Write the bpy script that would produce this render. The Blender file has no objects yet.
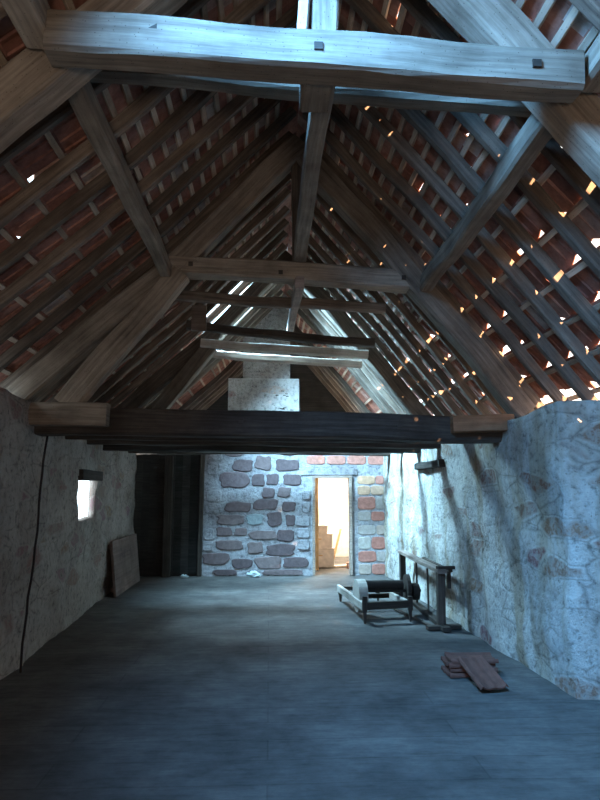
import bpy, math, random
from mathutils import Vector, noise, Matrix
random.seed(11)
C = bpy.context.scene.collection
SC = bpy.context.scene
V = Vector

# ------------------------------------------------------------------ helpers
def link(name, me, parent=None):
    o = bpy.data.objects.new(name, me); C.objects.link(o)
    if parent is not None: o.parent = parent
    return o
def tag(o, label=None, cat=None, group=None, kind=None):
    if label: o['label'] = label
    if cat: o['category'] = cat
    if group: o['group'] = group
    if kind: o['kind'] = kind
    return o
def empty(name, loc, rz=0):
    o = link(name, None); o.location = loc; o.rotation_euler = (0, 0, rz); return o
class MB:
    """mesh builder: verts, faces, uvs per face, material index, tone per face"""
    def __init__(s): s.v = []; s.f = []; s.uv = []; s.mi = []; s.tone = []
    def face(s, idx, uv=None, mi=0, tone=0.5):
        s.f.append(tuple(idx)); s.uv.append(uv or [(0, 0)]*len(idx)); s.mi.append(mi); s.tone.append(tone)
    def build(s, name, mats, parent=None, origin=None, smooth=False):
        o0 = V(origin) if origin is not None else V((0, 0, 0))
        me = bpy.data.meshes.new(name)
        me.from_pydata([tuple(V(p)-o0) for p in s.v], [], s.f)
        if not isinstance(mats, (list, tuple)): mats = [mats]
        for m in mats: me.materials.append(m)
        ul = me.uv_layers.new(name='UVMap')
        me.color_attributes.new(name='tone', type='FLOAT_COLOR', domain='CORNER')
        at = me.color_attributes['tone']; ul = me.uv_layers['UVMap']
        li = 0
        for k, p in enumerate(me.polygons):
            p.material_index = s.mi[k]; p.use_smooth = smooth
            for j in range(p.loop_total):
                ul.data[li].uv = s.uv[k][j]
                t = s.tone[k]; at.data[li].color = (t, t, t, 1); li += 1
        me.validate(); me.update()
        o = link(name, me, parent); o.location = o0
        return o
    def box(s, c, d, rot=None, mi=0, tone=.5, bev=0.0):
        """box with chamfered vertical profile; c centre, d full sizes"""
        c = V(c); R = rot or Matrix.Identity(3)
        sweep(s, [c - R @ V((d[0]/2, 0, 0)), c + R @ V((d[0]/2, 0, 0))], d[1], d[2], R @ V((0, 0, 1)), bev or min(d)*.12, 0, 9, mi, tone)
def nz(p, s=1.0, o=0.0): return noise.noise(V(p)*s + V((o, o*1.7, o*.3)))
def sweep(mb, pts, w, h, up=(0, 0, 1), bev=.012, jit=.006, step=.22, mi=0, tone=.5, taper=1.0):
    pts = [V(p) for p in pts]; up = V(up).normalized()
    P = [pts[0]]; L = [0]
    for a, b in zip(pts, pts[1:]):
        n = max(1, int(round((b-a).length/step)))
        for k in range(1, n+1):
            P.append(a.lerp(b, k/n)); L.append(L[-1]+(b-a).length/n)
    sd = random.random()*50; base = len(mb.v); N = len(P)
    b = min(bev, w*.4, h*.4)
    prof = [(-w/2+b, -h/2), (w/2-b, -h/2), (w/2, -h/2+b), (w/2, h/2-b), (w/2-b, h/2), (-w/2+b, h/2), (-w/2, h/2-b), (-w/2, -h/2+b)]
    per = [0]
    for k in range(8):
        x0, y0 = prof[k]; x1, y1 = prof[(k+1) % 8]; per.append(per[-1]+math.hypot(x1-x0, y1-y0))
    for i, p in enumerate(P):
        t = (P[min(i+1, N-1)]-P[max(i-1, 0)]).normalized()
        s = t.cross(up)
        if s.length < 1e-4: s = t.cross(V((1, 0, 0)))
        s.normalize(); n = s.cross(t).normalized()
        k = 1+(taper-1)*L[i]/L[-1]
        off = (s*nz((L[i], 0, sd), 1.1)+n*nz((L[i], 5, sd), 1.1))*jit*2.2
        for j, (x, y) in enumerate(prof):
            jx = nz((L[i], j*3.1, sd), 2.3)*jit; jy = nz((L[i], j*2.7, sd+9), 2.3)*jit
            mb.v.append(p+off+s*(x*k+jx)+n*(y*k+jy))
    u0 = random.random()*40; v0 = random.random()*40
    for i in range(N-1):
        for j in range(8):
            a = base+i*8+j; b2 = base+i*8+(j+1) % 8
            mb.face((a, b2, b2+8, a+8), [(u0+L[i], v0+per[j]), (u0+L[i], v0+per[j+1]), (u0+L[i+1], v0+per[j+1]), (u0+L[i+1], v0+per[j])], mi, tone)
    for st, rev in ((base, True), (base+(N-1)*8, False)):
        idx = [st+j for j in range(8)]; uv = [(u0+x*.2, v0+y) for x, y in prof]
        if rev: idx = idx[::-1]; uv = uv[::-1]
        mb.face(idx, uv, mi, tone)
def beam(name, pts, w, h, mat, parent=None, up=(0, 0, 1), label=None, cat=None, group=None, **k):
    mb = MB(); sweep(mb, pts, w, h, up, **k)
    o = mb.build(name, mat, parent, origin=None if parent else pts[0])
    if label: tag(o, label, cat, group)
    return o
def cyl(mb, a, b, r0, r1=None, n=20, mi=0, tone=.5, caps=True):
    a = V(a); b = V(b); r1 = r0 if r1 is None else r1
    t = (b-a).normalized(); s = t.orthogonal().normalized(); q = t.cross(s); base = len(mb.v); L = (b-a).length
    for p, r in ((a, r0), (b, r1)):
        for k in range(n):
            an = 2*math.pi*k/n; mb.v.append(p+(s*math.cos(an)+q*math.sin(an))*r)
    for k in range(n):
        k2 = (k+1) % n
        mb.face((base+k, base+k2, base+n+k2, base+n+k), [(0, k/n), (0, (k+1)/n), (L, (k+1)/n), (L, k/n)], mi, tone)
    if caps:
        mb.face([base+k for k in range(n)][::-1], None, mi, tone); mb.face([base+n+k for k in range(n)], None, mi, tone)
ORD = ['first', 'second', 'third', 'fourth', 'fifth', 'sixth', 'seventh', 'eighth', 'ninth', 'tenth', 'eleventh', 'twelfth', 'thirteenth', 'fourteenth', 'fifteenth', 'sixteenth', 'seventeenth', 'eighteenth', 'nineteenth', 'twentieth', 'twenty-first', 'twenty-second', 'twenty-third', 'twenty-fourth', 'twenty-fifth', 'twenty-sixth', 'twenty-seventh', 'twenty-eighth', 'twenty-ninth', 'thirtieth']

# ------------------------------------------------------------------ materials
def nmat(name):
    m = bpy.data.materials.new(name); m.use_nodes = True
    nt = m.node_tree; b = nt.nodes['Principled BSDF']; b.inputs['Specular IOR Level'].default_value = .2
    return m, nt, b
def N(nt, t, **k):
    n = nt.nodes.new(t)
    for a, v in k.items():
        if a in n.inputs: n.inputs[a].default_value = v
        else: setattr(n, a, v)
    return n
def ramp(nt, src, stops):
    r = nt.nodes.new('ShaderNodeValToRGB'); e = r.color_ramp.elements
    while len(e) < len(stops): e.new(.5)
    for k, (p, c) in enumerate(stops): e[k].position = p; e[k].color = (*c, 1)
    nt.links.new(src, r.inputs[0]); return r.outputs[0]
def mix(nt, fac, a, b, mode='MIX'):
    m = nt.nodes.new('ShaderNodeMix'); m.data_type = 'RGBA'; m.blend_type = mode
    for s, v in ((m.inputs[0], fac), (m.inputs[6], a), (m.inputs[7], b)):
        if hasattr(v, 'links'): nt.links.new(v, s)
        else: s.default_value = v if isinstance(v, (float, int)) else (*v, 1)
    return m.outputs[2]
def bump(nt, b, h, dist=.01, st=.6):
    n = N(nt, 'ShaderNodeBump', Strength=st, Distance=dist); nt.links.new(h, n.inputs['Height']); nt.links.new(n.outputs[0], b.inputs['Normal'])
def wood(name, dark, mid, light, rough=.8, var=.35):
    m, nt, b = nmat(name)
    uv = N(nt, 'ShaderNodeUVMap'); mp = N(nt, 'ShaderNodeMapping'); mp.inputs['Scale'].default_value = (1.6, 30, 1)
    nt.links.new(uv.outputs[0], mp.inputs[0])
    g = N(nt, 'ShaderNodeTexNoise', Scale=1.0, Detail=6.0, Roughness=.65); nt.links.new(mp.outputs[0], g.inputs['Vector'])
    c = ramp(nt, g.outputs[0], [(.25, dark), (.5, mid), (.78, light)])
    tc = N(nt, 'ShaderNodeTexCoord')
    g2 = N(nt, 'ShaderNodeTexNoise', Scale=2.2, Detail=5.0, Roughness=.6); nt.links.new(tc.outputs['Object'], g2.inputs['Vector'])
    c2 = ramp(nt, g2.outputs[0], [(.3, (.45, .42, .4)), (.65, (1.1, 1.1, 1.1))])
    c = mix(nt, .8, c, c2, 'MULTIPLY')
    oi = N(nt, 'ShaderNodeObjectInfo'); mr = N(nt, 'ShaderNodeMapRange'); mr.inputs[3].default_value = 1-var; mr.inputs[4].default_value = 1+var
    nt.links.new(oi.outputs['Random'], mr.inputs[0]); hs = N(nt, 'ShaderNodeHueSaturation'); nt.links.new(mr.outputs[0], hs.inputs['Value']); nt.links.new(c, hs.inputs['Color'])
    # worm holes / specks
    vo = N(nt, 'ShaderNodeTexVoronoi', Scale=38.0); nt.links.new(tc.outputs['Object'], vo.inputs['Vector'])
    sp = ramp(nt, vo.outputs['Distance'], [(.09, (.25, .22, .2)), (.14, (1, 1, 1))])
    c = mix(nt, .7, hs.outputs[0], sp, 'MULTIPLY')
    nt.links.new(c, b.inputs['Base Color']); b.inputs['Roughness'].default_value = rough
    bump(nt, b, g.outputs[0], .006, .5); return m
W_beam = wood('aged_beam_wood', (.1, .078, .06), (.23, .185, .145), (.36, .3, .24))
W_raft = wood('rafter_wood', (.065, .05, .04), (.16, .125, .1), (.29, .23, .18))
W_batt = wood('pale_batten_wood', (.32, .25, .19), (.5, .4, .31), (.64, .54, .43))
W_dark = wood('sooty_dark_wood', (.026, .021, .018), (.055, .045, .038), (.1, .083, .07))
W_sole = wood('brown_sole_wood', (.14, .075, .04), (.26, .14, .08), (.36, .22, .13), var=.15)
W_grey = wood('grey_plank_wood', (.16, .12, .1), (.3, .23, .19), (.42, .33, .28))
W_hatch = wood('pinkish_hatch_wood', (.12, .085, .075), (.2, .145, .125), (.27, .2, .17), var=.1)
W_mach = wood('machine_dark_wood', (.03, .022, .018), (.07, .052, .042), (.12, .09, .072))
W_pale = wood('machine_pale_wood', (.35, .3, .25), (.5, .44, .38), (.62, .56, .5), var=.1)
W_old = wood('partition_boards', (.02, .019, .018), (.04, .037, .034), (.06, .055, .05))

def tile_mat():
    m, nt, b = nmat('clay_roof_tile')
    a = N(nt, 'ShaderNodeVertexColor', layer_name='tone')
    c = ramp(nt, a.outputs[0], [(.0, (.18, .085, .07)), (.35, (.34, .155, .115)), (.65, (.43, .22, .17)), (.85, (.4, .31, .27)), (1, (.55, .48, .44))])
    tc = N(nt, 'ShaderNodeTexCoord'); g = N(nt, 'ShaderNodeTexNoise', Scale=9.0, Detail=8.0, Roughness=.7); nt.links.new(tc.outputs['Object'], g.inputs['Vector'])
    d = ramp(nt, g.outputs[0], [(.35, (.5, .47, .46)), (.6, (1, 1, 1)), (.75, (1.2, 1.15, 1.15))])
    nt.links.new(mix(nt, .85, c, d, 'MULTIPLY'), b.inputs['Base Color']); b.inputs['Roughness'].default_value = .85
    bump(nt, b, g.outputs[0], .01, .5); return m
T_tile = tile_mat()
def limewash(name, plaster=(.52, .5, .47), stone=(.25, .17, .14), amt=.5, stains=True, cs=.1):
    m, nt, b = nmat(name)
    tc = N(nt, 'ShaderNodeTexCoord'); P = tc.outputs['Object']
    mp = N(nt, 'ShaderNodeMapping'); mp.inputs['Scale'].default_value = (.8, .8, 1.9); nt.links.new(P, mp.inputs[0])
    w = N(nt, 'ShaderNodeTexNoise', Scale=2.5, Detail=4.0); nt.links.new(P, w.inputs['Vector'])
    ad = N(nt, 'ShaderNodeMixRGB', Fac=.18); ad.blend_type = 'ADD'; nt.links.new(mp.outputs[0], ad.inputs[1]); nt.links.new(w.outputs['Color'], ad.inputs[2])
    vo = N(nt, 'ShaderNodeTexVoronoi', Scale=2.7, Randomness=.8); nt.links.new(ad.outputs[0], vo.inputs['Vector'])
    ve = N(nt, 'ShaderNodeTexVoronoi', Scale=2.7, Randomness=.8, feature='DISTANCE_TO_EDGE'); nt.links.new(ad.outputs[0], ve.inputs['Vector'])
    fine = N(nt, 'ShaderNodeTexNoise', Scale=14.0, Detail=9.0, Roughness=.72); nt.links.new(P, fine.inputs['Vector'])
    big = N(nt, 'ShaderNodeTexNoise', Scale=1.1, Detail=5.0, Roughness=.65); nt.links.new(P, big.inputs['Vector'])
    pl = ramp(nt, fine.outputs[0], [(.33, tuple(c*.4 for c in plaster)), (.47, plaster), (.7, tuple(min(1, c*1.25) for c in plaster))])
    pl = mix(nt, .65, pl, ramp(nt, big.outputs[0], [(.34, (.5, .43, .39)), (.5, (.95, .93, .9)), (.66, (1.25, 1.22, 1.18))]), 'MULTIPLY')
    sep = N(nt, 'ShaderNodeSeparateColor'); nt.links.new(vo.outputs['Color'], sep.inputs[0])
    msk = N(nt, 'ShaderNodeMath', operation='GREATER_THAN'); msk.inputs[1].default_value = 1-amt; nt.links.new(sep.outputs[0], msk.inputs[0])
    e = N(nt, 'ShaderNodeMapRange'); e.inputs[1].default_value = .07; e.inputs[2].default_value = .15; nt.links.new(ve.outputs[0], e.inputs[0])
    f2 = N(nt, 'ShaderNodeMapRange'); f2.inputs[1].default_value = .4; f2.inputs[2].default_value = .56; nt.links.new(fine.outputs[0], f2.inputs[0])
    mm = N(nt, 'ShaderNodeMath', operation='MULTIPLY'); nt.links.new(msk.outputs[0], mm.inputs[0]); nt.links.new(e.outputs[0], mm.inputs[1])
    m3 = N(nt, 'ShaderNodeMath', operation='MULTIPLY'); nt.links.new(mm.outputs[0], m3.inputs[0]); nt.links.new(f2.outputs[0], m3.inputs[1])
    st = mix(nt, .18, stone, vo.outputs['Color'], 'SOFT_LIGHT')
    c = mix(nt, m3.outputs[0], pl, st)
    seam = ramp(nt, ve.outputs[0], [(.0, (1-cs*4, 1-cs*4.1, 1-cs*4.2)), (.03, (1-cs*1.5,)*3), (.06, (1, 1, 1))])
    sm = N(nt, 'ShaderNodeMapRange'); sm.inputs[1].default_value = .47; sm.inputs[2].default_value = .6; nt.links.new(w.outputs[0], sm.inputs[0])
    c = mix(nt, sm.outputs[0], c, mix(nt, 1.0, c, seam, 'MULTIPLY'))
    if stains:
        ms = N(nt, 'ShaderNodeMapping'); ms.inputs['Scale'].default_value = (2.2, 2.2, .25); nt.links.new(P, ms.inputs[0])
        sn = N(nt, 'ShaderNodeTexNoise', Scale=1.6, Detail=3.0); nt.links.new(ms.outputs[0], sn.inputs['Vector'])
        c = mix(nt, .75, c, ramp(nt, sn.outputs[0], [(.36, (.58, .46, .32)), (.54, (1, 1, 1))]), 'MULTIPLY')
    # dark pits
    pv = N(nt, 'ShaderNodeTexNoise', Scale=34.0, Detail=5.0, Roughness=.6); nt.links.new(P, pv.inputs['Vector'])
    c = mix(nt, .8, c, ramp(nt, pv.outputs[0], [(.28, (.25, .22, .2)), (.37, (1, 1, 1))]), 'MULTIPLY')
    nt.links.new(c, b.inputs['Base Color']); b.inputs['Roughness'].default_value = .95
    hm = N(nt, 'ShaderNodeMapRange'); hm.inputs[2].default_value = .12; hm.inputs[4].default_value = cs; nt.links.new(ve.outputs[0], hm.inputs[0])
    hs = N(nt, 'ShaderNodeMath', operation='ADD'); nt.links.new(hm.outputs[0], hs.inputs[0]); nt.links.new(fine.outputs[0], hs.inputs[1])
    bump(nt, b, hs.outputs[0], .05, .9); return m
M_wall = limewash('limewashed_rubble', plaster=(.5, .48, .45), amt=.2)
M_wallL = limewash('pinkish_rubble_render', plaster=(.36, .31, .28), stone=(.24, .17, .15), amt=.16, stains=False)
M_mort = limewash('pale_mortar', plaster=(.42, .41, .44), amt=0, stains=False, cs=.0)
M_chim = limewash('chimney_render', plaster=(.4, .36, .34), amt=.1, stains=False, cs=.0)
def toned(name, stops, sc=12.0):
    m, nt, b = nmat(name)
    a = N(nt, 'ShaderNodeVertexColor', layer_name='tone'); c = ramp(nt, a.outputs[0], stops)
    tc = N(nt, 'ShaderNodeTexCoord'); g = N(nt, 'ShaderNodeTexNoise', Scale=sc, Detail=8.0, Roughness=.7); nt.links.new(tc.outputs['Object'], g.inputs['Vector'])
    d = ramp(nt, g.outputs[0], [(.3, (.6, .6, .6)), (.55, (1, 1, 1)), (.75, (1.35, 1.35, 1.35))])
    nt.links.new(mix(nt, .8, c, d, 'MULTIPLY'), b.inputs['Base Color']); b.inputs['Roughness'].default_value = .9
    bump(nt, b, g.outputs[0], .015, .6); return m
M_stone = toned('purple_sandstone', [(0, (.13, .095, .1)), (.5, (.18, .13, .135)), (.8, (.24, .18, .175)), (1, (.33, .37, .38))])
M_brick = toned('hollow_clay_brick', [(0, (.42, .17, .13)), (.35, (.5, .22, .17)), (.6, (.55, .32, .2)), (.8, (.4, .34, .31)), (1, (.5, .44, .38))])
def plain(name, c, rough=.8, metal=0, sc=8.0, lo=.7):
    m, nt, b = nmat(name); tc = N(nt, 'ShaderNodeTexCoord'); g = N(nt, 'ShaderNodeTexNoise', Scale=sc, Detail=6.0); nt.links.new(tc.outputs['Object'], g.inputs['Vector'])
    nt.links.new(ramp(nt, g.outputs[0], [(.3, tuple(x*lo for x in c)), (.7, c)]), b.inputs['Base Color']); b.inputs['Roughness'].default_value = rough; b.inputs['Metallic'].default_value = metal
    bump(nt, b, g.outputs[0], .005, .4); return m
M_iron = plain('rusty_iron', (.05, .04, .035), .6, .6)
M_white = plain('white_painted_plaster', (.8, .76, .7), .8)
M_box = plain('cream_box', (.75, .66, .56), .7)
M_ochre = plain('ochre_wood', (.62, .4, .2), .7)
M_bag = plain('pale_plastic_bag', (.6, .68, .7), .5)
M_cable = plain('dark_cable', (.03, .02, .02), .6)
M_blue = plain('dull_blue_board', (.03, .05, .09), .7)
def floor_mat():
    m, nt, b = nmat('dusty_board_floor'); tc = N(nt, 'ShaderNodeTexCoord'); P = tc.outputs['Object']
    br = N(nt, 'ShaderNodeTexBrick'); br.inputs['Scale'].default_value = 1.0; br.inputs['Mortar Size'].default_value = .006; br.inputs['Brick Width'].default_value = 2.6; br.inputs['Row Height'].default_value = .31
    br.inputs['Color1'].default_value = (.85, .85, .85, 1); br.inputs['Color2'].default_value = (1.1, 1.1, 1.1, 1); br.inputs['Mortar'].default_value = (.55, .55, .55, 1); nt.links.new(P, br.inputs['Vector'])
    g = N(nt, 'ShaderNodeTexNoise', Scale=1.3, Detail=9.0, Roughness=.7); nt.links.new(P, g.inputs['Vector'])
    mp = N(nt, 'ShaderNodeMapping'); mp.inputs['Scale'].default_value = (1.5, 7, 1); nt.links.new(P, mp.inputs[0])
    f = N(nt, 'ShaderNodeTexNoise', Scale=2.4, Detail=10.0, Roughness=.75); nt.links.new(mp.outputs[0], f.inputs['Vector'])
    c = ramp(nt, g.outputs[0], [(.3, (.055, .05, .048)), (.5, (.1, .092, .087)), (.72, (.17, .155, .145))])
    c = mix(nt, .75, c, ramp(nt, f.outputs[0], [(.3, (.5, .5, .5)), (.5, (1, 1, 1)), (.7, (1.3, 1.3, 1.3))]), 'MULTIPLY')
    c = mix(nt, .5, c, br.outputs['Color'], 'MULTIPLY')
    nt.links.new(c, b.inputs['Base Color']); b.inputs['Roughness'].default_value = .85
    bump(nt, b, f.outputs[0], .02, .6); return m
M_floor = floor_mat()
M_spare = toned('dark_spare_tile', [(0, (.1, .045, .035)), (.5, (.18, .08, .06)), (1, (.22, .12, .095))])

# ------------------------------------------------------------------ setting: floor and walls
YF = 12.2; YE = 15.6
mb = MB(); nx, ny = 30, 80
for j in range(ny+1):
    for i in range(nx+1):
        x = -3.3+6.6*i/nx; y = -2.7+(YE+2.7+.3)*j/ny
        mb.v.append(V((x, y, (nz((x, y, 0), .9)*.012+nz((x, y, 3), 4)*.004)-.008)))
for j in range(ny):
    for i in range(nx):
        a = j*(nx+1)+i; mb.face((a, a+1, a+nx+2, a+nx+1))
tag(mb.build('floor', M_floor, smooth=True), kind='structure')

def rough_wall(name, path, ztop, thick, mat, hole=None, shift=0, amp=.035):
    """path: XY points (near to far), inner face displaced, outer face offset by thick"""
    mb = MB(); pts = []
    for a, b in zip(path, path[1:]):
        a = V(a); b = V(b); n = max(1, round((b-a).length/.07))
        for k in range(n): pts.append(a.lerp(b, k/n))
    pts.append(V(path[-1]))
    sgn = 1 if path[-1][0] > 0 else -1; nh = 36
    for s in (0, 1):
        for i, p in enumerate(pts):
            zt = ztop(p.y)+nz((p.y, 0, 7), 1.8)*.035
            for k in range(nh+1):
                z = -.02+(zt+.02)*k/nh
                d = amp*(nz((p.x, p.y, z*1.4), 2.2)*1.2+nz((p.x, p.y, z), 7)*.45+nz((p.x, p.y, z), 16)*.2)
                x = p.x-sgn*d if not s else p.x+sgn*thick
                mb.v.append(V((x, p.y+(shift if s else 0)+(0 if s else d*.3), z)))
    n = len(pts); off = n*(nh+1)
    def inh(i, k):
        if not hole: return False
        y = (pts[i].y+pts[i+1].y)/2; zt = 2.45*(k+.5)/nh
        return hole[0] < y < hole[1] and hole[2] < zt < hole[3]
    def F(*ix): mb.face(ix if sgn < 0 else ix[::-1])
    for i in range(n-1):
        for k in range(nh):
            a = i*(nh+1)+k; b = a+nh+1
            if inh(i, k): continue
            F(b, a, a+1, b+1); F(a+off, b+off, b+1+off, a+1+off)
            for di, dk, e in ((-1, 0, (a, a+1)), (1, 0, (b+1, b)), (0, -1, (b, a)), (0, 1, (a+1, b+1))):
                ii, kk = i+di, k+dk
                if 0 <= ii < n-1 and 0 <= kk < nh and inh(ii, kk): F(e[0], e[0]+off, e[1]+off, e[1])
        a = i*(nh+1)+nh; b = a+nh+1; F(b, a, a+off, b+off)
    for i in (0, n-1):
        for k in range(nh):
            a = i*(nh+1)+k; mb.face((a, a+1, a+1+off, a+off))
    return tag(mb.build(name, mat, smooth=True), kind='structure')
rough_wall('wall_left', [(-2.3, -2.6), (-2.3, 4), (-2.36, 5.73), (-2.45, 7.4), (-2.57, 9.4), (-2.67, YF+.05)], lambda y: 2.53 if y < 6.2 else max(2.4, 2.53-(y-6.2)*.1), .24, M_wallL, hole=(8.1, 9.15, 1.3, 1.93), shift=.42)
rough_wall('wall_right', [(2.95, -2.6), (2.92, 4.95), (2.5, 5.02), (2.42, 6.3), (2.36, 8.5), (2.31, YF+.05)], lambda y: 2.36+max(0, min(.1, (5.6-y)*.12)), .5, M_wall, amp=.045)

# far wall : mortar slab with a door hole, stones and bricks standing proud
def far_wall():
    mb = MB(); D0, D1, DT = .88, 1.63, 1.93
    def blk(x0, x1, z0, z1):
        mb.box(((x0+x1)/2, YF+.18, (z0+z1)/2), (x1-x0, .36, z1-z0), bev=.004)
    blk(-1.32, D0, -.02, 2.46); blk(D1, 2.75, -.02, 2.44); blk(D0, D1, DT, 2.45)
    def W(px, py):      # zoom-crop pixels -> wall plane metres
        X = 180+px/2.727; Y = 420+py/2.727
        return (X-269.6)*.0207+.0, (574.5-Y)*.02052
    def stone(x0, y0, x1, y1, tone, mi=1, irr=.75, prot=.02):
        ax, az = W(x0, y1); bx, bz = W(x1, y0); cx, cz = (ax+bx)/2, (az+bz)/2; hw, hh = (bx-ax)/2, (bz-az)/2
        sd = random.random()*99; n = 20; rings = []
        for sc, yy in ((1.0, YF+.01), (1.0, YF-prot*.5), (.9, YF-prot)):
            st = len(mb.v)
            for k in range(n):
                an = 2*math.pi*k/n; c, s = math.cos(an), math.sin(an); q = (abs(c)**7+abs(s)**7)**(-1/7)
                r = 1+irr*.35*nz((c, s, sd), 1.6)
                mb.v.append(V((cx+hw*c*q*r*sc, yy+.006*nz((c*3, s*3, sd)), max(.0, cz+hh*s*q*r*sc))))
            rings.append(st)
        for a, b in zip(rings, rings[1:]):
            for k in range(n): mb.face((a+k, a+(k+1) % n, b+(k+1) % n, b+k), None, mi, tone)
        mb.face([rings[-1]+k for k in range(n)], None, mi, tone)
    st = [(125, 85, 172, 110), (148, 120, 198, 150), (205, 110, 248, 146), (262, 118, 320, 148), (275, 85, 320, 108), (113, 153, 188, 194), (197, 158, 230, 190), (236, 157, 267, 186), (278, 160, 328, 188), (225, 194, 258, 220), (266, 192, 300, 218), (128, 231, 196, 258), (205, 222, 266, 252), (280, 230, 312, 256), (107, 264, 177, 291), (186, 264, 229, 290), (239, 259, 280, 294), (287, 264, 311, 294), (107, 297, 146, 319), (154, 300, 185, 318), (192, 307, 260, 329), (265, 305, 308, 334), (108, 331, 173, 357), (186, 335, 228, 365), (235, 340, 312, 370), (75, 362, 140, 392), (150, 378, 202, 402), (209, 373, 280, 403), (282, 376, 345, 402), (100, 405, 160, 420), (230, 406, 335, 420)]
    for k, s in enumerate(st): stone(*s, tone=1.0 if k == 15 else random.uniform(.1, .75))
    # pale blocks at the left edge and beside the door stay part of the wall
    for s in [(82, 95, 118, 122), (80, 128, 106, 160), (78, 200, 118, 232), (76, 236, 118, 262), (74, 300, 100, 330), (72, 332, 100, 358), (312, 268, 350, 294), (316, 300, 350, 325), (318, 330, 350, 356), (330, 200, 352, 226), (330, 232, 352, 260)]:
        stone(*s, tone=.5, mi=0, irr=.2, prot=.03)
    # brick pier right of the door
    pal = [[.6, .3, .85], [.62, .65], [.3, .85], [.8, .1], [.8, .75], [.9, .05], [.1, .8], [.75, .2]]
    ys = [(117, 170), (175, 232), (238, 318), (325, 383), (405, 463), (472, 545), (553, 618), (625, 688)]
    for r, (y0, y1) in enumerate(ys):
        cuts = [392, 470 if r % 2 else 500, 552]
        for a, b, t in zip(cuts, cuts[1:], pal[r][:2]):
            x0 = ((290+a/6)-180)*2.727; x1 = ((290+b/6-.6)-180)*2.727
            stone(x0, ((460+y0/6)-420)*2.727, x1, ((460+y1/6-.6)-420)*2.727, t, 2, .1, .012)
    for k in range(5):
        stone(342+k*55, 108, 342+k*55+50, 132, random.uniform(0, .5), 2, .08, .012)
    return tag(mb.build('wall_far', [M_mort, M_stone, M_brick]), kind='structure')
far_wall()
# door frame of the lit doorway
mb = MB()
mb.box((.885, YF+.02, .96), (.05, .16, 1.92)); mb.box((1.625, YF+.02, .96), (.05, .16, 1.92)); mb.box((1.255, YF+.02, 1.925), (.8, .16, .05))
tag(mb.build('trim_1', W_grey), kind='structure')
# concrete lintel above the doorway
mb = MB(); mb.box((1.2, YF-.005, 2.03), (1.15, .03, .13)); tag(mb.build('trim_2', M_mort), kind='structure')
# closing walls: back wall behind the camera, gables, far room
def slab(name, c, d, mat):
    mb = MB(); mb.box(c, d, bev=.004); return tag(mb.build(name, mat), kind='structure')
mb = MB()
for c, d in (((-1.95, -2.75, 2.9), (3.1, .2, 5.8)), ((1.95, -2.75, 2.9), (3.1, .2, 5.8)), ((0, -2.75, 3.6), (.8, .2, 4.4)), ((0, -2.75, .2), (.8, .2, .4))): mb.box(c, d, bev=.004)  # low opening in the back wall added for the warm fill lamp
tag(mb.build('wall_back', M_wallL), kind='structure')
slab('wall_room_far', (0, YE+.1, 1.2), (6.6, .2, 2.5), M_white)
slab('wall_gable', (0, YE+.1, 4.1), (6.6, .2, 3.3), W_old)
slab('wall_room_left', (.2, 14.05, 1.2), (.12, 2.95, 2.4), M_white)
slab('wall_room_right', (2.5, 14.05, 1.2), (.12, 2.95, 2.4), M_white)
slab('ceiling_room', (1.28, 14.07, 2.4), (2.4, 3.0, .06), M_white)

# ------------------------------------------------------------------ roof profile
LP = [V((-2.98, 0, 2.4)), V((-1.05, 0, 4.2)), V((.28, 0, 5.6))]
RP = [V((3.1, 0, 2.17)), V((1.7, 0, 3.95)), V((.28, 0, 5.6))]
def prof(PL, s):
    """point and outward normal at arclength s from the eave"""
    for a, b in zip(PL, PL[1:]):
        L = (b-a).length
        if s <= L or b is PL[-1]:
            t = (b-a).normalized(); n = V((-t.z, 0, t.x)) if PL is LP else V((t.z, 0, -t.x))
            if n.z < 0: n = -n
            return a+t*s, n, t
        s -= L
def plen(PL): return sum((b-a).length for a, b in zip(PL, PL[1:]))
RH = .105; BT = .028      # rafter depth, batten thickness
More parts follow.
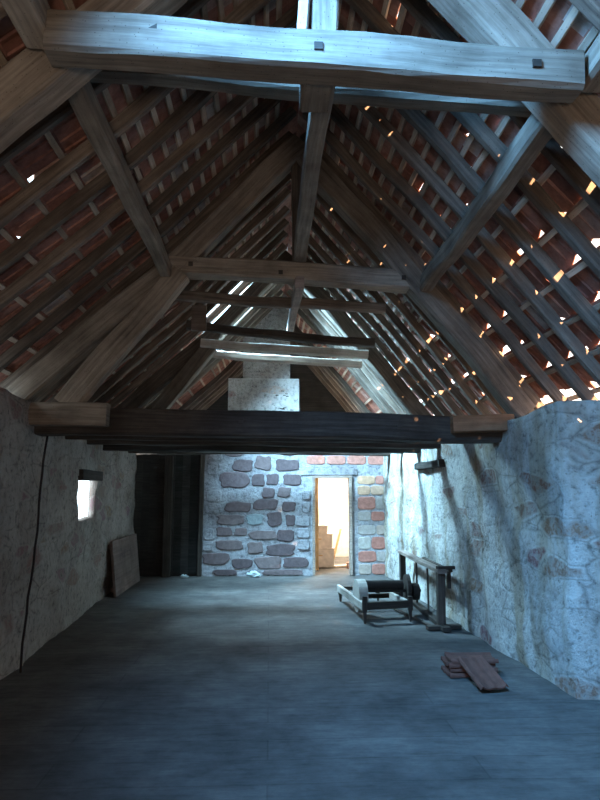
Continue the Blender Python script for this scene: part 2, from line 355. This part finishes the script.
# skylight holes in the covering: (slope, s0, s1, y0, y1)
SK = {'L': [(2.7, 3.75, 9.15, 10.6), (2.75, 3.75, .55, 2.1)], 'R': []}
def rows(PL):
    out = []; s = .22 if PL is LP else .42; T = plen(PL)
    zone = 2.25 if PL is LP else 1.9
    while s < T-.12:
        wide = s < zone
        out.append((s, wide)); s += .33 if wide else .155
    return out
def covering(key, PL, name):
    mb = MB(); rr = rows(PL); T = plen(PL)
    for ri, (s, wide) in enumerate(rr):
        s1 = rr[ri+1][0] if ri+1 < len(rr) else T+.17
        w = .235 if wide else .168; y = -2.7+(w/2 if ri % 2 else 0)
        while y < YE+.1:
            cut = (key == 'L' and s < .5 and 4.3 < y < 5.95) or any(a <= (s+s1)/2 <= b and c <= y+w/2 <= d for a, b, c, d in SK[key])
            if not cut:
                ov = .035; r = random.random()
                lo = [s-ov, s-ov]; hi = s1+.015; g0, g1 = -.003, .003
                pg = (.6 if wide else .14) if key == 'R' else (.03 if wide else .012)
                if key == 'R' and y > 12.5: pg = 0
                if r < pg:
                    q = random.uniform(.045, .1) if wide else random.uniform(.03, .05)
                    lo[random.randint(0, 1)] = s+q
                    if random.random() < .4: lo[random.randint(0, 1)] = s+q*.8
                    if key == 'R' and wide and random.random() < .25: g0 = random.uniform(.004, .012)
                lift0 = RH+BT+(.012 if wide else .012)+random.uniform(0, .004); lift1 = RH+BT-.004+.006
                P = []
                for (ss, yy, lf) in ((lo[0], y+g0-.002, lift0+.012), (lo[1], y+w+g1, lift0+.012), (hi, y+w+g1, lift1), (hi, y+g0-.002, lift1)):
                    p, n, t = prof(PL, ss); P.append((V((p.x, yy, p.z))+n*lf, n))
                b = len(mb.v); tone = min(1, max(0, random.gauss(.45, .2)+(.2 if (not wide and random.random() < .3) else 0)))
                for p, n in P: mb.v.append(p)
                for p, n in P: mb.v.append(p+n*.014)
                for q in ((0, 1, 2, 3), (7, 6, 5, 4), (0, 4, 5, 1), (1, 5, 6, 2), (2, 6, 7, 3), (3, 7, 4, 0)):
                    mb.face([b+k for k in q], None, 0, tone)
                if wide:   # water-bar ribs on the underside of the interlocking tiles
                    for fy in (.06, .5):
                        A = len(mb.v)
                        for (ss, lf) in ((max(lo)+.01, lift0+.012), (hi-.02, lift1)):
                            p, n, t = prof(PL, ss)
                            for dy, dn in ((0, 0), (.006, -.012), (.02, -.012), (.026, 0)):
                                mb.v.append(V((p.x, y+w*fy+dy, p.z))+n*(lf+dn))
                        for k in range(3): mb.face((A+k, A+k+1, A+k+5, A+k+4), None, 0, tone*.9)
            y += w
    # ridge capping
    yy = -2.7
    while yy < YE and key == 'L':
        b = len(mb.v)
        for e in (0, .38):
            for k in range(7):
                a = math.pi*(-.12+1.24*k/6); mb.v.append(V((.28+math.cos(a)*.24, yy+e, 5.72+math.sin(a)*.16+RH)))
        for k in range(6): mb.face((b+k, b+k+1, b+8+k, b+7+k), None, 0, .5)
        yy += .36
    return tag(mb.build(name, T_tile), kind='structure')
covering('L', LP, 'ceiling_left'); covering('R', RP, 'ceiling_right')

# battens
for key, PL, side in (('L', LP, 'left'), ('R', RP, 'right')):
    for ri, (s, wide) in enumerate(rows(PL)):
        segs = []; y0, y1 = -2.6, YE-.1
        cuts = [(c, d) for a, b, c, d in SK[key] if a <= s <= b-.05]
        cur = y0
        for c, d in sorted(cuts): segs.append((cur, c-.02)); cur = d+.02
        segs.append((cur, y1)); segs = [q for q in segs if q[1]-q[0] > .3]
        p, n, t = prof(PL, s); mbb = MB()
        for a, b in segs:
            pts = [V((p.x, a, p.z))+n*(RH+BT/2)-t*.03, V((p.x, b, p.z))+n*(RH+BT/2)-t*.03]
            sweep(mbb, pts, .045, BT, n, .003, .004, .45)
        o = mbb.build('roof_batten', W_batt, origin=V((p.x, 0, p.z)))
        tag(o, 'thin pale batten on the %s roof slope, %s up from the eave' % (side, ORD[ri] if ri < 30 else 'last'), 'batten', 'battens under the tiles of the %s slope' % side)

# common rafters
def rafter(key, PL, y, idx, zone):
    side = 'left' if key == 'L' else 'right'
    rot = random.uniform(-.02, .02); pts = []
    for k, P in enumerate((PL[0] if key == 'L' else prof(PL, .3)[0], PL[1], PL[2])):
        n = prof(PL, .1)[1]; n2 = prof(PL, plen(PL)-.1)[1]; nn = (n, (n+n2).normalized(), n2)[k]
        q = V((P.x, y+rot*(k-1)*2, P.z))+nn*(RH/2)
        if k == 2: q = q+(V((-.02, 0, -.03)) if key == 'L' else V((.03, 0, -.03)))
        pts.append(q)
    w = random.uniform(.06, .085)
    mbb = MB(); sweep(mbb, pts, w, RH-.004, V((0, 0, 1)), .01, .009, .25)
    o = mbb.build('rafter', W_raft, origin=pts[0])
    return tag(o, '%s slope rafter, %s' % (side, zone), 'rafter', 'common rafters of the %s slope' % side)
for key, PL in (('L', LP), ('R', RP)):
    ys = []; y = .42
    while y < 15.3:
        if not (key == 'L' and (.6 < y < 2.05 or 9.5 < y < 10.5)) and not 12.2 < y < 12.9: ys.append(y+random.uniform(-.03, .03))
        y += .445
    cnt = {}
    for y in ys:
        if y < 2.95: z = 'before the nearest truss'; tot = 'A'
        elif y < 6.2: z = 'from the nearest truss towards the middle one'; tot = 'B'
        elif y < 9.45: z = 'behind the middle truss'; tot = 'C'
        else: z = 'behind the far truss'; tot = 'D'
        k = cnt.get(tot, 0); cnt[tot] = k+1
        rafter(key, PL, y, k, ORD[k]+' '+z)

# ------------------------------------------------------------------ trusses
G2 = 'principal rafters'
def truss(Y, nm, tie=True, cm=W_beam):
    # principals, set just under the rafters
    def inner(P, n, off): return V((P.x, Y, P.z))+n*off
    nl1 = prof(LP, .1)[1]; nl2 = prof(LP, 4)[1]; nr1 = prof(RP, .1)[1]; nr2 = prof(RP, 4)[1]
    hd = .24
    beam('principal_rafter', [inner(LP[0]+V((.25, 0, .22)), nl1, -hd/2-.005), inner(LP[1], (nl1+nl2).normalized(), -hd/2-.005), inner(LP[2]-V((.05, 0, .05)), nl2, -hd/2-.005)], .2, hd, cm, label='massive hewn principal rafter, left side of the %s truss' % nm, cat='beam', group=G2, bev=.02, jit=.014)
    beam('principal_rafter', [inner(RP[0]+V((-.3, 0, .37)), nr1, -hd/2-.005), inner(RP[1], (nr1+nr2).normalized(), -hd/2-.005), inner(RP[2]+V((.12, 0, -.13)), nr2, -hd/2-.005)], .2, hd, cm, label='massive hewn principal rafter, right side of the %s truss' % nm, cat='beam', group=G2, bev=.02, jit=.014)
truss(3.02, 'nearest'); truss(6.2, 'middle'); truss(9.45, 'far', cm=W_raft)
# inner struts, left
for Y, nm in ((6.2, 'middle'), (9.45, 'far')):
    beam('strut', [(-2.08, Y-.04, 2.5), (-.95, Y-.04, 3.93)], .17, .24, W_beam, label='stout sloping strut on the left, from tie to collar of the %s truss' % nm, cat='beam', group='struts of the trusses', bev=.02, jit=.012)

def pegs(parent, spots, face_y, sz=.045):
    for x, z in spots:
        mb = MB(); mb.box((x, face_y, z), (sz, .02, sz), bev=.003); mb.build('peg', W_dark, parent).location = -V(parent.location)
def collar(Y, zl, zr, xl, xr, h, w, mat, label, pg=(), **k):
    o = beam('collar_beam', [(xl, Y, zl), (xr, Y, zr)], w, h, mat, label=label, cat='beam', group='collar beams', bev=.02, jit=.012, **k)
    pegs(o, [(x, zl+(zr-zl)*(x-xl)/(xr-xl)+dz) for x, dz in pg], Y-w/2-.004)
    return o
collar(2.8, 3.93, 3.8, -1.13, 1.6, .225, .16, W_beam, 'large pale collar beam nearest the camera with square peg holes', pg=[(-.6, .04), (.23, .0), (1.35, .0)])
collar(3.36, 4.22, 4.06, -1.2, 1.66, .17, .14, W_beam, 'thinner collar beam just behind the nearest collar beam')
collar(6.2, 4.03, 3.9, -1.08, 1.62, .2, .2, W_beam, 'collar beam of the middle truss, pegged at each end', pg=[(-.85, 0), (1.42, 0), (.1, -.03)])
collar(7.3, 4.07, 3.93, -1.22, 1.45, .12, .12, W_raft, 'dark thin collar beam first behind the middle truss')
collar(8.4, 3.98, 3.76, -1.2, 1.5, .12, .12, W_dark, 'blackened thin collar beam second behind the middle truss')
collar(9.3, 3.95, 3.79, -1.1, 1.55, .13, .13, W_pale, 'rough pale collar beam catching bright blue skylight')
collar(9.62, 3.86, 3.7, -.95, 1.5, .12, .12, W_grey, 'lower collar beam just behind the bright skylit one')
# king posts above collars
beam('king_post', [(.27, 2.86, 3.96), (.28, 2.86, 5.5)], .14, .12, W_beam, up=(0, 1, 0), label='upright king post rising from the middle of the nearest collar beam', cat='post')
beam('king_post', [(.15, 2.82, 3.98), (.22, 2.82, 5.2)], .06, .06, W_pale, up=(0, 1, 0), label='narrow pale strip imitating the lit left face of the nearest king post', cat='post')  # pale wood strip paints the skylit left face of the post
beam('king_post', [(.3, 6.22, 4.1), (.29, 6.22, 5.45)], .15, .13, W_raft, up=(0, 1, 0), label='upright king post above the middle collar beam', cat='post')
# lengthwise centre beams (near end under one collar, far end on the next)
beam('centre_beam', [(.28, 2.9, 3.86), (.3, 6.12, 4.16)], .11, .15, W_beam, label='lengthwise centre beam from under the nearest collar to the middle truss', cat='beam', group='lengthwise centre beams', taper=1.2)
o = beam('end_block', [(.24, 2.86, 3.86), (.24, 3.12, 3.86)], .18, .16, W_beam, label='square timber block hanging under the nearest collar, end of the centre beam', cat='block', bev=.015)
beam('centre_beam', [(.3, 6.0, 3.8), (.3, 9.4, 4.2)], .1, .13, W_grey, label='lengthwise centre beam running back from the middle truss to the far one', cat='beam', group='lengthwise centre beams')
# purlins
def purlin(x0, z0, y0, x1, z1, y1, w, h, lab, mat=W_beam):
    beam('purlin', [(x0, y0, z0), (x1, y1, z1)], w, h, mat, label=lab, cat='beam', group='purlins', bev=.015, jit=.01)
purlin(-1.12, 3.96, 3.05, -1.1, 3.93, 6.15, .12, .15, 'square purlin on the left from the nearest to the middle truss')
purlin(1.62, 3.82, 3.05, 1.65, 3.84, 6.15, .13, .16, 'square purlin on the right from the nearest to the middle truss')
purlin(-1.2, 4.0, -.5, -1.2, 3.98, 2.85, .15, .17, 'purlin at upper left running towards the camera from the nearest truss')
purlin(1.72, 3.86, -.5, 1.72, 3.84, 2.85, .15, .17, 'purlin at upper right running towards the camera from the nearest truss')
# plank hung by the skylight
mb = MB(); mb.box((-.98, 8.0, 3.98), (.2, .03, .36)); tag(mb.build('hanging_board', W_grey, origin=(-.98, 8.0, 3.98)), 'short upright grey board hanging between the collars on the left', 'board')

# tie beams
o = beam('tie_beam', [(-2.7, 6.28, 2.36), (2.8, 6.28, 2.29)], .24, .27, W_dark, label='heavy blackened tie beam spanning the room at the middle truss', cat='beam', group='tie beams', bev=.02, jit=.012)
pegs(o, [(1.35, 2.31), (-.3, 2.36)], 6.155, .05)
beam('sole_piece', [(-2.5, 6.08, 2.415), (-1.63, 6.08, 2.4)], .14, .23, W_beam, label='brown timber cheek on the left end of the heavy tie beam', cat='beam', bev=.01)
beam('sole_piece', [(1.88, 6.1, 2.33), (2.52, 6.1, 2.35)], .12, .17, W_sole, label='warm brown timber cheek on the right end of the heavy tie beam', cat='beam', bev=.01)
for k, (y, zc, h) in enumerate(((7.3, 2.34, .16), (8.4, 2.36, .15), (9.45, 2.37, .2), (10.5, 2.4, .14), (11.5, 2.42, .14))):
    beam('tie_beam', [(-2.75, y, zc), (2.75, y, zc-.04)], .16, h, W_dark if k != 2 else W_old, label='dark ceiling tie beam, %s behind the heavy one' % ORD[k], cat='beam', group='tie beams', bev=.015, jit=.01)
for k, (x0, y0, x1, y1) in enumerate(((-2.3, 6.5, -2.25, 10.4), (-1.9, 6.6, -1.75, 12.0), (-1.1, 6.6, -1.2, 9.6))):
    beam('loft_board', [(x0, y0, 2.53), (x1, y1, 2.53)], .22, .025, W_grey, label='loose board laid across the tie beams, %s from the left wall' % ORD[k], cat='board', group='loose boards on the tie beams', jit=.003)
# wall plates
beam('wall_plate', [(-2.62, -2.4, 2.5), (-2.62, 6.0, 2.5)], .14, .1, W_raft, label='wall plate along the near left wall top under the rafter feet', cat='beam')
beam('wall_plate', [(3.02, -2.5, 2.47), (3.02, 4.8, 2.47)], .14, .24, W_raft, label='unseen beam added over the nearest recessed right wall to block sun', cat='beam')  # unseen beam added to keep sun from slipping in over the wall top
beam('wall_plate', [(-2.72, 6.45, 2.48), (-2.8, 12.1, 2.46)], .22, .14, W_dark, label='wall plate along the far left wall top behind the heavy tie beam', cat='beam')

# ------------------------------------------------------------------ chimney
mb = MB()
mb.box((-.135, YF+.33, 3.2), (1.46, .6, 1.5), bev=.02)
o = mb.build('chimney', M_chim, origin=(-.13, YF+.33, 2.45)); tag(o, 'broad rendered chimney breast rising above the far wall into the roof', 'chimney')
mb = MB(); mb.box((-.08, YF+.34, 5.2), (.98, .5, 2.6), bev=.02); s = mb.build('stack', M_chim, o); s.location = -V(o.location)
for k in range(12):
    x = .12+random.uniform(-.05, .4)*.9; z = random.choice((3.32, 3.66, 3.6, 3.3))+random.uniform(-.03, .03)
    mb = MB(); mb.box((x, YF+.028, z), (random.uniform(.03, .07), .006, random.uniform(.01, .018)))
    q = mb.build('soot_mark', W_dark, o); q.location = -V(o.location)

# ------------------------------------------------------------------ dark board partition at far left
pt = empty('board_partition', (-1.97, YF+.05, 0)); tag(pt, 'dark full-height board partition in the far left corner', 'partition')
x = -2.7; k = 0
while x < -1.33:
    w = random.uniform(.15, .19); w = min(w, -1.31-x)
    if w > .04:
        mb = MB(); mb.box((x+w/2+1.97, random.uniform(-.006, .006), 1.2), (w+.012, .03, 2.36+random.uniform(-.03, .0)), bev=.003); mb.build('board', W_old, pt)
    x += w
mb = MB(); mb.box((0, .06, 1.1), (1.4, .03, 2.3)); mb.build('light_stop_panel', W_old, pt)  # unseen panel added so no light shows through the board gaps
beam('wall_post', [(-2.0, YF-.06, 0), (-2.0, YF-.06, 2.33)], .16, .12, W_dark, up=(0, 1, 0), label='dark square post in front of the board partition', cat='post')
beam('wall_post', [(-1.36, YF-.02, 0), (-1.34, YF-.02, 2.4)], .09, .09, W_dark, up=(0, 1, 0), label='thin dark post between the board partition and the stone wall', cat='post')

# ------------------------------------------------------------------ window lintel, wall niche lintel, streaks
beam('window_lintel', [(-2.56, 8.12, 1.86), (-2.62, 9.3, 1.86)], .2, .14, W_dark, label='dark wooden lintel over the small left window', cat='lintel', bev=.008)
beam('wall_lintel', [(2.335, 8.0, 2.02), (2.31, 9.3, 2.02)], .12, .1, W_dark, label='dark timber set in the right wall high above the trestle', cat='lintel', bev=.01)

# cable on the left wall
pts = [(-2.28, 6.34, 2.4), (-2.3, 6.3, 2.2), (-2.31, 6.26, 1.7), (-2.29, 6.15, 1.1), (-2.28, 6.0, .5), (-2.24, 5.86, .02)]
mb = MB()
cp = []
for k in range(len(pts)-1):
    a, b = V(pts[k]), V(pts[k+1])
    for q in range(4): cp.append(a.lerp(b, q/4)+V((0, .02*math.sin(k*2+q*1.3), 0)))
cp.append(V(pts[-1]))
sweep(mb, cp, .022, .022, (1, 0, 0), .009, .0, .1)
tag(mb.build('hanging_cable', M_cable, origin=pts[-1], smooth=True), 'thin dark cable hanging down the left wall to the floor', 'cable')

# board leaning on left wall
def leaning(name, y0, y1, xb, xt, h, th, mat, label, cat, battens):
    r = empty(name, (xb, (y0+y1)/2, 0)); tag(r, label, cat)
    ang = math.atan2(xb-xt, h); R = Matrix.Rotation(-ang, 3, 'Y'); L = y1-y0; n = 3
    for k in range(n):
        w = L/n; mb = MB(); c = R @ V((0, 0, h/2)); c.y = -L/2+w*(k+.5)
        mb.box(c+V((th/2, 0, 0)), (th, w-.006, h), R, bev=.003); mb.build('board', mat, r)
    if battens:
        for q in (.12, .9):
            mb = MB(); c = R @ V((-.03, 0, h*q)); mb.box(c, (.03, L*.96, .07), R); mb.build('batten', mat, r)
    return r
leaning('wooden_hatch', 9.9, 11.65, -2.43, -2.53, .86, .04, W_hatch, 'pale wooden board panel leaning on the left wall below the window', 'panel', True)

# ------------------------------------------------------------------ far room things
def lamp_box(x, y, z0, w, d, h, label, hl=True):
    o = empty('storage_box', (x, y, z0)); tag(o, label, 'box', 'boxes stacked in the far room')
    mb = MB(); mb.box((0, 0, h/2-.02), (w, d, h-.04), bev=.01); mb.build('body', M_box, o)
    mb = MB(); mb.box((0, 0, h-.02), (w+.02, d+.02, .04), bev=.008); mb.build('lid', M_box, o)
    mb = MB(); mb.box((0, -d/2-.004, h*.62), (.12, .012, .025)); mb.build('handle', M_ochre, o)
lamp_box(1.1, 13.6, .0, .62, .5, .42, 'cream box at the bottom of the stack beyond the doorway')
lamp_box(1.08, 13.62, .42, .6, .48, .3, 'cream box in the middle of the stack beyond the doorway')
lamp_box(1.02, 13.6, .72, .5, .45, .18, 'small cream box on top of the stack beyond the doorway')
beam('door_post', [(1.0, 13.0, 0), (1.0, 13.0, 2.38)], .09, .1, M_ochre, up=(0, 1, 0), label='ochre wooden post behind the left doorway jamb', cat='post')
leaning('leaning_board', 14.9, 15.1, 1.55, 1.75, .75, .03, M_ochre, 'narrow ochre board standing beside the boxes beyond the doorway', 'board', False)
mb = MB(); mb.box((0, 0, .02), (.5, .14, .04), Matrix.Rotation(.5, 3, 'Z')); o = mb.build('floor_plank', M_box); o.location = (1.62, 13.5, 0.0); tag(o, 'short pale plank lying on the floor beyond the doorway', 'plank')
mb = MB(); mb.box((0, 0, .06), (.2, .1, .12)); o = mb.build('loose_brick', M_brick); o.location = (1.78, 13.3, 0.0); tag(o, 'orange brick on the floor beyond the doorway at right', 'brick')

# litter
def crumple(name, loc, r, mat, label, cat, sq=.6):
    mb = MB(); n, m = 14, 9
    for j in range(m+1):
        for i in range(n):
            th = math.pi*j/m; ph = 2*math.pi*i/n; d = V((math.sin(th)*math.cos(ph), math.sin(th)*math.sin(ph), math.cos(th)))
            q = r*(1+.45*nz(d, 2.6, r*70)+.2*nz(d, 6, 3)); mb.v.append(V((d.x*q*1.5, d.y*q, max(0, (d.z+.8)*q*sq))))
    for j in range(m):
        for i in range(n):
            a = j*n+i; b = j*n+(i+1) % n; mb.face((a, b, b+n, a+n))
    o = mb.build(name, mat); o.location = loc; return tag(o, label, cat)
crumple('crumpled_bag', (-.3, 12.02, 0), .09, M_bag, 'crumpled pale plastic bag at the foot of the stone wall', 'bag')
crumple('litter_scrap', (-1.62, 12.0, 0), .05, M_bag, 'small white scrap on the floor by the board partition', 'litter')

# ------------------------------------------------------------------ stack of spare roof tiles on the floor
def clay_tile(loc, rz, tilt=0, roll=0, label=''):
    mb = MB(); L, w, t = .43, .25, .014; n = 25; m = 8
    def hz(u):
        if u < .16: return .02*math.sin(math.pi*u/.16)
        if u > .84: return .024*math.sin(math.pi*(u-.84)/.16)
        return .004*math.cos((u-.16)/.68*math.pi*4)
    for s in (0, 1):
        for j in range(m+1):
            for i in range(n):
                u = i/(n-1); v = j/m
                mb.v.append(V(((u-.5)*w, (v-.5)*L, hz(u)+(t if s else 0)+(.008 if v > .93 and s else 0))))
    off = n*(m+1)
    for j in range(m):
        for i in range(n-1):
            a = j*n+i; mb.face((a+off, a+1+off, a+n+1+off, a+n+off), None, 0, .3); mb.face((a+n, a+n+1, a+1, a), None, 0, .3)
    for i in range(n-1):
        mb.face((i, i+1, i+1+off, i+off), None, 0, .2); a = m*n+i; mb.face((a+1, a, a+off, a+1+off), None, 0, .2)
    for j in range(m):
        a = j*n; mb.face((a+n, a, a+off, a+n+off), None, 0, .2); a = j*n+n-1; mb.face((a, a+n, a+n+off, a+off), None, 0, .2)
    o = mb.build('roof_tile', M_spare); o.location = loc; o.rotation_euler = (tilt, roll, rz); return tag(o, label, 'tile', 'spare roof tiles on the floor')
H = math.pi/2
clay_tile((1.83, 5.72, .0), H+.05, label='lowest clay roof tile in the pile on the floor near the right wall')
clay_tile((1.86, 5.75, .036), H-.06, label='clay roof tile second from the bottom of the floor pile')
clay_tile((1.84, 5.76, .072), H+.04, label='clay roof tile third from the bottom of the floor pile')
clay_tile((1.87, 5.75, .108), H-.03, label='clay roof tile on top at the back of the floor pile')
clay_tile((1.84, 5.38, .09), .16, tilt=.31, label='clay roof tile sloping forward off the floor pile')

# ------------------------------------------------------------------ roller machine
mc = empty('roller_machine', (1.5, 8.4, 0), 0); tag(mc, 'low wooden frame with a crosswise roller and hand wheel on the floor', 'machine')
def part(name, mat, fn, parent=mc):
    mb = MB(); fn(mb); o = mb.build(name, mat, parent); o.location = (-V((1.5, 8.4, 0))) if parent is mc else (0, 0, 0); return o
def leg(x, y, h, w=.06):
    part('leg', W_mach, lambda m: (sweep(m, [(x, y, h), (x, y, h*.45)], w, w, (0, 1, 0), .006, .002), sweep(m, [(x, y, h*.46), (x, y, 0)], w*.8, w*.8, (0, 1, 0), .006, .002, taper=.55)))
leg(1.21, 7.82, .33); leg(1.81, 7.92, .31); leg(1.08, 9.35, .22); leg(1.66, 9.4, .22)
part('side_rail', W_pale, lambda m: sweep(m, [(1.2, 7.86, .2), (1.06, 9.4, .19)], .05, .1, (0, 0, 1), .006, .003))
part('side_rail', W_pale, lambda m: sweep(m, [(1.78, 7.95, .22), (1.62, 9.4, .2)], .05, .08, (0, 0, 1), .006, .003))
part('cross_rail', W_mach, lambda m: sweep(m, [(1.22, 7.82, .21), (1.8, 7.92, .22)], .05, .09, (0, 0, 1), .006, .003))
part('cross_rail', W_mach, lambda m: sweep(m, [(1.08, 9.37, .19), (1.66, 9.4, .19)], .05, .06, (0, 0, 1), .006, .003))
part('cross_rail', W_mach, lambda m: sweep(m, [(1.14, 8.6, .2), (1.72, 8.65, .2)], .05, .06, (0, 0, 1), .006, .003))
part('upright', W_mach, lambda m: sweep(m, [(1.27, 8.25, .15), (1.27, 8.25, .46)], .05, .06, (0, 1, 0), .006, .003))
part('upright', W_mach, lambda m: sweep(m, [(1.78, 8.32, .15), (1.78, 8.32, .44)], .05, .06, (0, 1, 0), .006, .003))
part('roller', M_iron, lambda m: cyl(m, (1.3, 8.25, .4), (1.8, 8.32, .39), .065, n=24))
part('roller_disc', W_pale, lambda m: cyl(m, (1.16, 8.24, .27), (1.28, 8.25, .27), .21, n=32))
def wheel(m):
    c = V((1.87, 8.33, .35))
    cyl(m, c-V((.025, 0, 0)), c+V((.025, 0, 0)), .18, n=32); cyl(m, c+V((.02, 0, 0)), c+V((.06, 0, 0)), .05, n=16)
part('hand_wheel', W_mach, wheel)
part('spool', M_iron, lambda m: cyl(m, (1.93, 8.34, .3), (2.02, 8.35, .3), .11, n=24))
part('axle', M_iron, lambda m: cyl(m, (1.2, 8.24, .33), (2.06, 8.35, .31), .02, n=12))

# ------------------------------------------------------------------ trestle frame by the right wall
tr = empty('trestle_frame', (2.15, 8.7, 0)); tag(tr, 'long knee-high wooden trestle frame standing along the right wall', 'trestle')
def tpart(name, mat, a, b, w, h, up=(0, 0, 1)):
    mb = MB(); sweep(mb, [a, b], w, h, up, .006, .003); o = mb.build(name, mat, tr); o.location = -V(tr.location); return o
tpart('leg', W_mach, (2.09, 7.5, .02), (2.1, 7.5, .66), .09, .1, (0, 1, 0))
tpart('leg', W_mach, (2.15, 9.88, .02), (2.15, 9.88, .64), .09, .1, (0, 1, 0))
tpart('leg', W_mach, (2.24, 7.62, .45), (2.24, 7.62, .66), .04, .05, (0, 1, 0))
tpart('brace', W_mach, (2.14, 8.9, .05), (2.14, 8.9, .62), .025, .025, (0, 1, 0))
tpart('brace', W_mach, (2.12, 8.2, .05), (2.12, 8.2, .62), .025, .025, (0, 1, 0))
tpart('top_rail', W_grey, (2.1, 7.4, .68), (2.16, 9.98, .66), .11, .05)
tpart('top_rail', W_mach, (2.23, 7.5, .68), (2.25, 8.9, .67), .05, .04)
tpart('cross_piece', W_mach, (2.05, 7.46, .72), (2.27, 7.5, .72), .07, .04)
tpart('foot_rail', W_mach, (2.1, 7.3, .03), (2.15, 9.9, .03), .1, .05)
tpart('foot', W_mach, (1.9, 7.44, .025), (2.32, 7.5, .025), .09, .05)
tpart('foot', W_mach, (1.96, 9.85, .025), (2.26, 9.9, .025), .09, .05)
beam('floor_lath', [(1.75, 8.6, .02), (2.0, 7.5, .02)], .04, .03, W_mach, label='thin lath on the floor between roller machine and trestle', cat='lath', jit=.002)

# ------------------------------------------------------------------ camera
cam = bpy.data.cameras.new('camera'); co = link('camera', cam); cam.sensor_fit = 'HORIZONTAL'; cam.sensor_width = 36; cam.lens = 36.0; cam.clip_start = .05
P = math.radians(8.6); Wy = math.radians(2.87)
co.location = (0, 0, 1.65); co.rotation_euler = (math.pi/2+P, 0, -Wy)
SC.camera = co

# ------------------------------------------------------------------ light
def area(name, loc, target, sx, sy, e, col, spread=180):
    l = bpy.data.lights.new(name, 'AREA'); l.shape = 'RECTANGLE'; l.size = sx; l.size_y = sy; l.energy = e; l.color = col; l.spread = math.radians(spread)
    o = link(name, l); o.location = loc; d = V(target)-V(loc); o.rotation_euler = d.to_track_quat('-Z', 'Y').to_euler(); return o
SKY = (.16, .5, 1.0)
pA, nA, tA = prof(LP, 3.2); pB, nB, tB = prof(LP, 3.25)
qA = V((pA.x, 10.0, pA.z))+nA*.3; qB = V((pB.x, 1.3, pB.z))+nB*.2
area('skylight_far', qA, V((2.35, 10.0, 1.5)), 1.1, 1.3, 1900, (.36, .72, 1.0), 124)
area('skylight_near', qB, V((2.45, 4.6, .9)), 1.0, 1.3, 320, SKY, 84)
area('far_room_daylight', (2.0, 14.2, 2.3), (1.6, 13.8, 0), 1.4, 1.4, 620, (1, .86, .66))
area('added_warm_fill', (0, -2.62, .9), (0, .2, 2.9), .75, .9, 75, (1, .8, .62), 150)  # added fill lamp, warms and brightens the roof from behind the camera
sun = bpy.data.lights.new('sun', 'SUN'); sun.energy = 60; sun.color = (1, .6, .33); sun.angle = .01
so = link('sun', sun); so.rotation_euler = V((-.24, .93, -.3)).to_track_quat('-Z', 'Y').to_euler()
w = bpy.data.worlds.new('world'); SC.world = w; w.use_nodes = True; bg = w.node_tree.nodes['Background']
bg.inputs[1].default_value = 6.0
wt = w.node_tree; tc = wt.nodes.new('ShaderNodeTexCoord'); sx = wt.nodes.new('ShaderNodeSeparateXYZ'); wt.links.new(tc.outputs['Generated'], sx.inputs[0])
wt.links.new(ramp(wt, sx.outputs[0], [(.1, (.7, .88, 1.0)), (.75, (1.0, .68, .45))]), bg.inputs[0])
vs = SC.view_settings; vs.view_transform = 'Standard'; vs.look = 'None'; vs.gamma = 1; vs.use_curve_mapping = False; vs.exposure = -0.55
